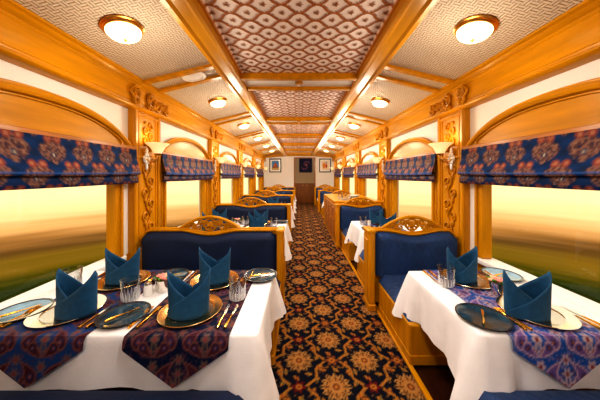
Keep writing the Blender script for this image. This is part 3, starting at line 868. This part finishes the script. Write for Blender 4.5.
# linen for each bay
TY = [1.57 + PITCH*k for k in range(5)]
lt = ['front left table', 'second left table', 'third left table', 'fourth left table', 'last left table']
rt = {0: 'front right table', 1: 'second right table', 3: 'table past the counter', 4: 'last right table'}
for k in range(5):
    make_table(-1, 'wooden table hidden under the white cloth of the %s' % lt[k], TY[k])
    make_cloth(-1, TY[k], 'white linen tablecloth with draped corner on the %s' % lt[k], 11+k)
    for x, nm in ((-1.315, 'window'), (-.605, 'aisle')):
        make_runner(x, TY[k], .52, 'dark navy paisley runner on the %s side of the %s' % (nm, lt[k]), False, .06 if x < -1 else -.02, .008 if k == 0 else .02)
for k in rt:
    make_table(1, 'wooden table hidden under the white cloth of the %s' % rt[k], TY[k])
    make_cloth(1, TY[k], 'white linen tablecloth with draped corner on the %s' % rt[k], 31+k)
    make_runner(1.295, TY[k], .50, 'bright blue floral paisley runner across the %s' % rt[k], True, .0, .008 if k == 0 else .02)
# front left table
T = lt[0]
place(T, 'near aisle-side place', -.63, 1.375, 1, True, True, True, (-.395, 1.51), (-.985, 1.325), tw=.05)
place(T, 'near window-side place', -1.345, 1.375, 1, False, True, True, (-1.075, 1.50), (-1.60, 1.36), pale=True, tw=-.12, nap_dx=.075, cd=((-.215, -.187), (.205, .25)))
place(T, 'far aisle-side place', -.63, 1.765, -1, True, True, True, None, (-.30, 1.845), tw=-.04)
place(T, 'far window-side place', -1.315, 1.765, -1, True, True, True, (-1.60, 1.66), (-1.0, 1.84), tw=.1)
flower('silver cup of pink flowers in the middle of the front left table', (-.93, 1.62, ZC))
shaker('white salt shaker left of the silver flower cup on the front left table', (-1.005, 1.565, ZC))
shaker('white pepper shaker tucked behind the flower cup on the front left table', (-.985, 1.66, ZC))
# front right table
T = rt[0]
place(T, 'near side', 1.365, 1.36, 1, False, True, True, None, (1.02, 1.305), tw=-.1, nap_dx=-.085, cd=((-.205, -.182), (.19, .225)))
place(T, 'far side', 1.275, 1.785, -1, False, True, True, (1.06, 1.69), (1.60, 1.86), pale=True, tw=.12, nap_dx=-.05)
flower('silver cup of pink and yellow flowers in the middle of the front right table', (1.325, 1.565, ZR), 1)
shaker('white salt shaker beside the flower cup on the front right table', (1.40, 1.60, ZR))
# second tables
T = lt[1]; y = TY[1]
for x, nm in ((-.63, 'aisle-side'), (-1.315, 'window-side')):
    place(T, 'near %s place' % nm, x, y-.195, 1, True, False, True, (x+.24, y-.06), (x-.355, y-.24))
    place(T, 'far %s place' % nm, x, y+.195, -1, True, False, True, (x-.24, y+.10), (x+.33, y+.27) if x > -1 else (x+.33, y+.22))
flower('silver cup of pink flowers on the second left table', (-.975, y+.02, ZC)); shaker('white salt shaker on the second left table', (-1.06, y-.02, ZC)); shaker('white pepper shaker on the second left table', (-.90, y+.10, ZC))
T = rt[1]
place(T, 'near side', 1.31, y-.195, 1, False, False, True, (1.02, y+.05), (1.05, y-.24), tw=-.2)
place(T, 'far side', 1.27, y+.195, -1, False, False, True, None, (1.56, y+.27), tw=.2)
flower('silver cup of flowers on the second right table', (1.42, y, ZR)); shaker('white salt shaker beside the dark plate on the second right table', (1.10, y-.02, ZR))
for k in (2, 3, 4):
    T = lt[k]; y = TY[k]
    for x, nm in ((-.63, 'aisle-side'), (-1.315, 'window-side')):
        for f, g in ((1, 'near'), (-1, 'far')):
            place(T, '%s %s place' % (g, nm), x, y-.195*f, f, True, False, False, (x+.24*f, y-.06*f), None, detail=1 if k == 2 else 0)
for k in (3, 4):
    T = rt[k]; y = TY[k]
    for f, g in ((1, 'near'), (-1, 'far')):
        place(T, '%s side' % g, 1.27, y-.195*f, f, False, False, False, (1.27-.22*f, y-.06*f), None, detail=0)
# things on the counter
for i, (x, y) in enumerate(((.95, 4.98), (1.06, 5.10), (.92, 5.25))):
    glass(['nearest glass on the wooden counter', 'glass at the middle of three on the wooden counter', 'farthest glass of three on the wooden counter'][i], (x, y, .8855))
def mk_stack():
    m = MB()
    for i in range(6): m.lathe([(.0001, .012*i), (.09, .012*i), (.13, .012*i+.014), (.13, .012*i+.017), (.088, .012*i+.006), (.0001, .012*i+.005)], 32, cap=False)
    return m
tag(mk_stack().build('plate_stack', CERAM, loc=(1.25, 5.35, .8855)), 'stack of white plates on the wooden counter', 'plates')

# ------------------------------------------------------------------ roman blinds
def mk_blind(s, ya, yb, label, res=.012):
    t = thing('roman_blind', label, 'blind', (s*1.70, (ya+yb)/2, 1.70)); hl = (yb-ya)/2
    nv = 2*int(hl/res)+1
    # side profile (outwards o, z) of the upper fold and the lower fold
    up = [(.0, .012), (.012, .004), (.016, -.05), (.022, -.12), (.040, -.19), (.058, -.235), (.062, -.26), (.05, -.278), (.028, -.27)]
    lo = [(.010, -.24), (.022, -.275), (.034, -.31), (.036, -.345), (.026, -.362), (.010, -.35)]
    for nm, pr in (('upper_fold', up), ('lower_fold', lo)):
        P = [Vector((a, b_)) for a, b_ in pr]; fine = []
        for i in range(len(P)-1):
            k = max(1, int((P[i+1]-P[i]).length/res))
            for j in range(k): fine.append(P[i].lerp(P[i+1], j/k))
        fine.append(P[-1]); L = [0]
        for i in range(1, len(fine)): L.append(L[-1]+(fine[i]-fine[i-1]).length)
        nu = len(fine); YY = np.linspace(-hl, hl, nv)
        vs = []
        for j in range(nv):
            sag = .010*math.sin(PI*(j/(nv-1)))
            for i in range(nu):
                o = fine[i].x + .003*math.sin(YY[j]*14)*min(1, L[i]/.2)
                vs.append((-s*o, YY[j], fine[i].y - sag*min(1, L[i]/.2)))
        VV = np.tile(np.array(L), (nv, 1)); UU = np.tile(YY[:, None], (1, nu))
        if nm == 'lower_fold': VV = VV + .26
        col = blind_pat(UU, -VV+.118)
        if nm == 'upper_fold': col = mixc(col, sm(np.abs(VV-(L[-1]-.045))-.006, .01)*.7, (.05, .17, .5))
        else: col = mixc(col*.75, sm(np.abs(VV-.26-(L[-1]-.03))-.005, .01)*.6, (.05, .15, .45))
        m = MB(); m.v = vs; m.f = [(j*nu+i, j*nu+i+1, (j+1)*nu+i+1, (j+1)*nu+i) for j in range(nv-1) for i in range(nu-1)]
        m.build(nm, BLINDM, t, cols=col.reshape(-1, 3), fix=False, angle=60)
    MB().box(0, -s*.014, -hl, hl, -.02, .012, .003).build('headrail', WOODD, t)
    return t
wn = ['nearest', 'second', 'third', 'fourth', 'fifth']
for s, sn in ((-1, 'left'), (1, 'right')):
    for k in range(5):
        mk_blind(s, PY[k]+HALF+.006, PY[k+1]-HALF-.006, 'blue roman blind with coral palmette motifs over the %s %s window' % (wn[k], sn), .010 if k == 0 else .014 if k == 1 else .025)

# ------------------------------------------------------------------ lamps
LY = [-.15, 1.70, 3.44, 5.05, 6.75, 8.45, 10.2]
def mk_lamp(s):
    t = thing('ceiling_lamp', '', 'ceiling lamp')
    MB().lathe([(.0001, 0), (.165, 0), (.168, -.012), (.155, -.020), (.158, -.030), (.146, -.042), (.13, -.044), (.13, -.02), (.0001, -.02)], 40, cap=False).build('base_ring', BRASS, t)
    MB().lathe([(.140, -.034), (.138, -.05), (.122, -.075), (.09, -.098), (.05, -.112), (.0001, -.117)], 40, cap=False).build('glass_bowl', LAMPG, t)
    MB().lathe([(.0001, -.112), (.016, -.114), (.017, -.120), (.008, -.126), (.010, -.134), (.0001, -.142)], 16, cap=False).build('finial', BRASS, t)
    return t
ang = math.atan(SL)
for s, sn in ((-1, 'left'), (1, 'right')):
    first = None
    for k, y in enumerate(LY):
        x = 1.275 if k < 2 else 1.19
        lab = ('lit bowl ceiling lamp with brass ring, %s from the front on the %s' % (['', 'first', 'second', 'third', 'fourth', 'fifth', 'sixth'][k], sn)) if k else 'added fill light over the camera, out of frame on the %s' % sn
        if k == 0:      # added fill light standing in for an unseen lamp over the camera
            lt_ = bpy.data.lights.new('lamp_and_fill_light', 'POINT'); lt_.energy = 9; lt_.color = (1, .90, .75); lt_.shadow_soft_size = .14
            lo = bpy.data.objects.new('lamp_and_fill_light', lt_); C.objects.link(lo); lo.location = (s*1.13, y, 1.95); continue
        if first is None: first = o = mk_lamp(s)
        else: o = dup(first)
        o.location = (s*x, y, ZI-(x-XI)*SL-.001); o.rotation_euler = (0, s*ang, 0); o.scale = (.80, .80, .80); o['label'] = lab
        lt_ = bpy.data.lights.new('lamp_and_fill_light', 'POINT'); lt_.energy = 7.5 if k else 9; lt_.color = (1, .90, .75); lt_.shadow_soft_size = .14
        lo = bpy.data.objects.new('lamp_and_fill_light', lt_); C.objects.link(lo); lo.parent = o; lo.location = (-s*.15, 0, -.55)
# flat white discs on the crossing strips
for (x, y, lab) in ((-1.16, 2.60, 'flat white ceiling disc between the two wooden strips on the left'), (1.16, 4.45, 'flat white ceiling disc between the wooden strips on the right')):
    t = thing('ceiling_disc', lab, 'ceiling disc', (x, y, ZI-(abs(x)-XI)*SL-.004)); t.rotation_euler = (0, math.copysign(ang, x), 0)
    MB().lathe([(.0001, 0), (.125, 0), (.128, -.008), (.115, -.014), (.085, -.014), (.085, -.006), (.0001, -.006)], 36, cap=False).build('ring', WHITEO, t)
    MB().lathe([(.0001, -.006), (.08, -.006), (.06, -.016), (.0001, -.018)], 30, cap=False).build('cover', PAINT, t)
# small round spot in the middle of each centre strip, plus added fill lights
for k, y in enumerate([-.7] + SY[:6]):
    L_ = bpy.data.lights.new('spot_light', 'SPOT'); L_.energy = 46 if k else 30; L_.color = (1, .97, .94); L_.spot_size = 2.7; L_.spot_blend = .6; L_.shadow_soft_size = .10
    lo = bpy.data.objects.new('spot_light', L_); C.objects.link(lo); lo.location = (0, y, 2.36)
    if k < 2: continue
    t = thing('ceiling_spot', 'small silver spot fitting on the %s white strip of the middle ceiling' % wn[k-2], 'ceiling spot', (0, y, 2.445))
    MB().lathe([(.0001, 0), (.045, 0), (.045, -.006), (.03, -.010), (.03, -.03), (.0001, -.032)], 20, cap=False).build('housing', BRASS, t)
    MB().lathe([(.0001, -.032), (.022, -.032), (.018, -.040), (.0001, -.043)], 16, cap=False).build('lens', WHITEO, t)
# wall sconces
def mk_sconce(s):
    t = thing('wall_sconce', '', 'wall lamp')
    d = -s
    m = MB(); m.lathe([(.0001, .012), (.03, .010), (.045, .0), (.0001, 0)], 20, (0, 0, 0), Matrix.Rotation(d*PI/2, 3, 'Y'), False)
    for i in range(6):
        a = i*PI/3; m.sphere((d*.014, .034*math.cos(a), .045*math.sin(a)), .012, .016, .022)
    m.sphere((d*.012, 0, .085), .012, .018, .04); m.sphere((d*.012, 0, -.085), .012, .018, .04)
    m.build('back_plate', CERAM, t)
    m = MB(); m.tube([(d*.01, 0, 0), (d*.04, .005, -.035), (d*.085, .01, -.035), (d*.12, .012, .0), (d*.125, .012, .06)], .008, 8)
    m.tube([(d*.05, .005, -.04), (d*.075, .01, .0), (d*.055, .01, .03), (d*.04, .01, .015)], .005, 7)
    m.build('arm', BRASS, t)
    MB().lathe([(.035, .055), (.042, .062), (.05, .09), (.075, .13), (.118, .165), (.122, .172), (.116, .172), (.07, .136), (.045, .095), (.0001, .07)], 32, (d*.125, .012, 0), None, False).build('shade', SHADEG, t)
    MB().lathe([(.0001, .035), (.02, .04), (.038, .055), (.04, .062), (.0001, .062)], 20, (d*.125, .012, 0), None, False).build('socket', BRASS, t)
    return t
for s, sn in ((-1, 'left'), (1, 'right')):
    first = None
    for k in range(1, 6):
        lab = 'flared glass wall lamp on brass arm, on the %s carved pillar along the %s wall' % (wn[k-1], sn)
        if first is None: first = o = mk_sconce(s)
        else: o = dup(first)
        o.location = (s*(XP+.002), PY[k]-.06, 1.60); o['label'] = lab
        if k <= 3:
            lt_ = bpy.data.lights.new('sconce_light', 'POINT'); lt_.energy = 1.2; lt_.color = (1, .76, .45); lt_.shadow_soft_size = .05
            lo = bpy.data.objects.new('sconce_light', lt_); C.objects.link(lo); lo.parent = o; lo.location = (-s*.125, .012, .25)

# ------------------------------------------------------------------ framed pictures on the end wall
def art(kind, n=26):
    u, v = np.meshgrid(np.linspace(-1, 1, n), np.linspace(-1, 1, n)); c = np.zeros(u.shape+(3,))
    if kind == 'mountain':
        c[...] = (.12, .30, .62); c = mixc(c, sm(v + .1 - .9*(1-np.abs(u)*1.6), .2), (.35, .16, .08)); c = mixc(c, sm(np.hypot(u, v-.1)-.3, .15), (.6, .14, .05)); c = mixc(c, sm(v+.55, .1), (.55, .42, .2))
    elif kind == 'swirl':
        c[...] = (.015, .015, .05); r = np.hypot(u, v); a = np.arctan2(v, u); c = mixc(c, (np.sin(9*r+2*a) > .55)*(r < .75)*.9, (.18, .06, .13)); c = mixc(c, sm(np.hypot(u-.1, v-.1)-.16, .1), (.30, .14, .07))
    else:
        c[...] = (.8, .66, .5); c = mixc(c, sm(np.hypot((u+.3)*1.3, v*.8)-.5, .15), (.75, .28, .05)); c = mixc(c, sm(np.hypot((u-.35)*1.6, v+.1)-.45, .15), (.55, .12, .05)); c = mixc(c, sm(np.hypot(u-.3, v-.6)-.2, .1), (.2, .25, .4))
    return u, v, c
for (kind, px, w, h, z, lab, mat_w) in (('mountain', -.152*10, .30, .35, 1.905, 'dark framed picture of a red peak under blue sky, left of the end door', True), ('figures', 1.35, .30, .35, 1.905, 'dark framed picture in orange and white, right of the end door', True), ('swirl', .29, .33, .36, 1.91, 'dark blue square picture on the panel above the end door cabinet', False)):
    px = {'mountain': -1.21, 'figures': 1.33, 'swirl': .34}[kind]
    yb = YF-.002 if kind != 'swirl' else YF-.021
    t = thing('framed_picture', lab, 'picture', (px, yb, z)); f = .045 if mat_w else .02
    m = MB()
    m.box(-w, -w+f, -.035, 0, -h, h, .006); m.box(w-f, w, -.035, 0, -h, h, .006); m.box(-w+f, w-f, -.035, 0, h-f, h, .006); m.box(-w+f, w-f, -.035, 0, -h, -h+f, .006)
    m.build('frame', BLACKF, t)
    if mat_w: MB().box(-w+f, w-f, -.012, -.002, -h+f, h-f).build('mount', CERAM, t, smooth=False)
    u, v, c = art(kind); a, b_ = (w*.60, h*.66) if mat_w else (w-f, h-f); nn = u.shape[0]
    m = MB(); m.v = [(U*a, -.016, V*b_) for U, V in zip(u.ravel(), v.ravel())]; m.f = [(j*nn+i, j*nn+i+1, (j+1)*nn+i+1, (j+1)*nn+i) for j in range(nn-1) for i in range(nn-1)]
    m.build('print', ARTM, t, cols=c.reshape(-1, 3), fix=False, smooth=False)

# ------------------------------------------------------------------ world: hazy dusk sky above smooth streaked fields
w = bpy.data.worlds.new('dusk'); bpy.context.scene.world = w; w.use_nodes = True
nt = w.node_tree; bg = nt.nodes['Background']; tc = nt.nodes.new('ShaderNodeTexCoord'); sp = nt.nodes.new('ShaderNodeSeparateXYZ')
nt.links.new(tc.outputs['Generated'], sp.inputs[0])
mp = nt.nodes.new('ShaderNodeMapping'); mp.inputs['Scale'].default_value = (.9, .9, 26); nt.links.new(tc.outputs['Generated'], mp.inputs['Vector'])
no = nt.nodes.new('ShaderNodeTexNoise'); no.inputs['Scale'].default_value = 1.6; no.inputs['Detail'].default_value = 4; nt.links.new(mp.outputs[0], no.inputs['Vector'])
zz_ = math_node(nt, 'ADD', sp.outputs['Z'], math_node(nt, 'MULTIPLY', math_node(nt, 'SUBTRACT', no.outputs['Fac'], .5), .085))
fac = math_node(nt, 'ADD', math_node(nt, 'MULTIPLY', zz_, 1.0), .5)
rp = nt.nodes.new('ShaderNodeValToRGB'); nt.links.new(fac, rp.inputs[0])
els = [(.05, S(22, 34, 5)), (.18, S(34, 48, 8)), (.215, S(62, 66, 10)), (.245, S(120, 96, 22)), (.27, S(134, 104, 34)), (.295, S(106, 76, 34)), (.325, S(170, 122, 66)), (.355, S(222, 170, 108)), (.39, S(248, 206, 146)), (.44, S(254, 224, 168)), (.52, S(255, 228, 162)), (.75, S(250, 236, 210))]
cr = rp.color_ramp
cr.elements[0].position = els[0][0]; cr.elements[0].color = els[0][1]; cr.elements[1].position = els[-1][0]; cr.elements[1].color = els[-1][1]
for p, c in els[1:-1]:
    e = cr.elements.new(p); e.color = c
nt.links.new(rp.outputs[0], bg.inputs['Color']); bg.inputs['Strength'].default_value = .97

# ------------------------------------------------------------------ camera
cd = bpy.data.cameras.new('camera'); cam = bpy.data.objects.new('camera', cd); C.objects.link(cam)
cam.location = (0, 0, H); cam.rotation_euler = (PI/2, 0, 0)
cd.sensor_width = 36; cd.sensor_fit = 'HORIZONTAL'; cd.lens = 36*235/600
cd.shift_x = 1/600; cd.shift_y = -25/600; cd.clip_start = .02
sc = bpy.context.scene; sc.camera = cam
sc.view_settings.view_transform = 'Standard'; sc.view_settings.look = 'High Contrast'; sc.view_settings.exposure = 0.24
sc.cycles.max_bounces = 8; sc.cycles.diffuse_bounces = 4; sc.cycles.transparent_max_bounces = 12; sc.cycles.sample_clamp_indirect = 4
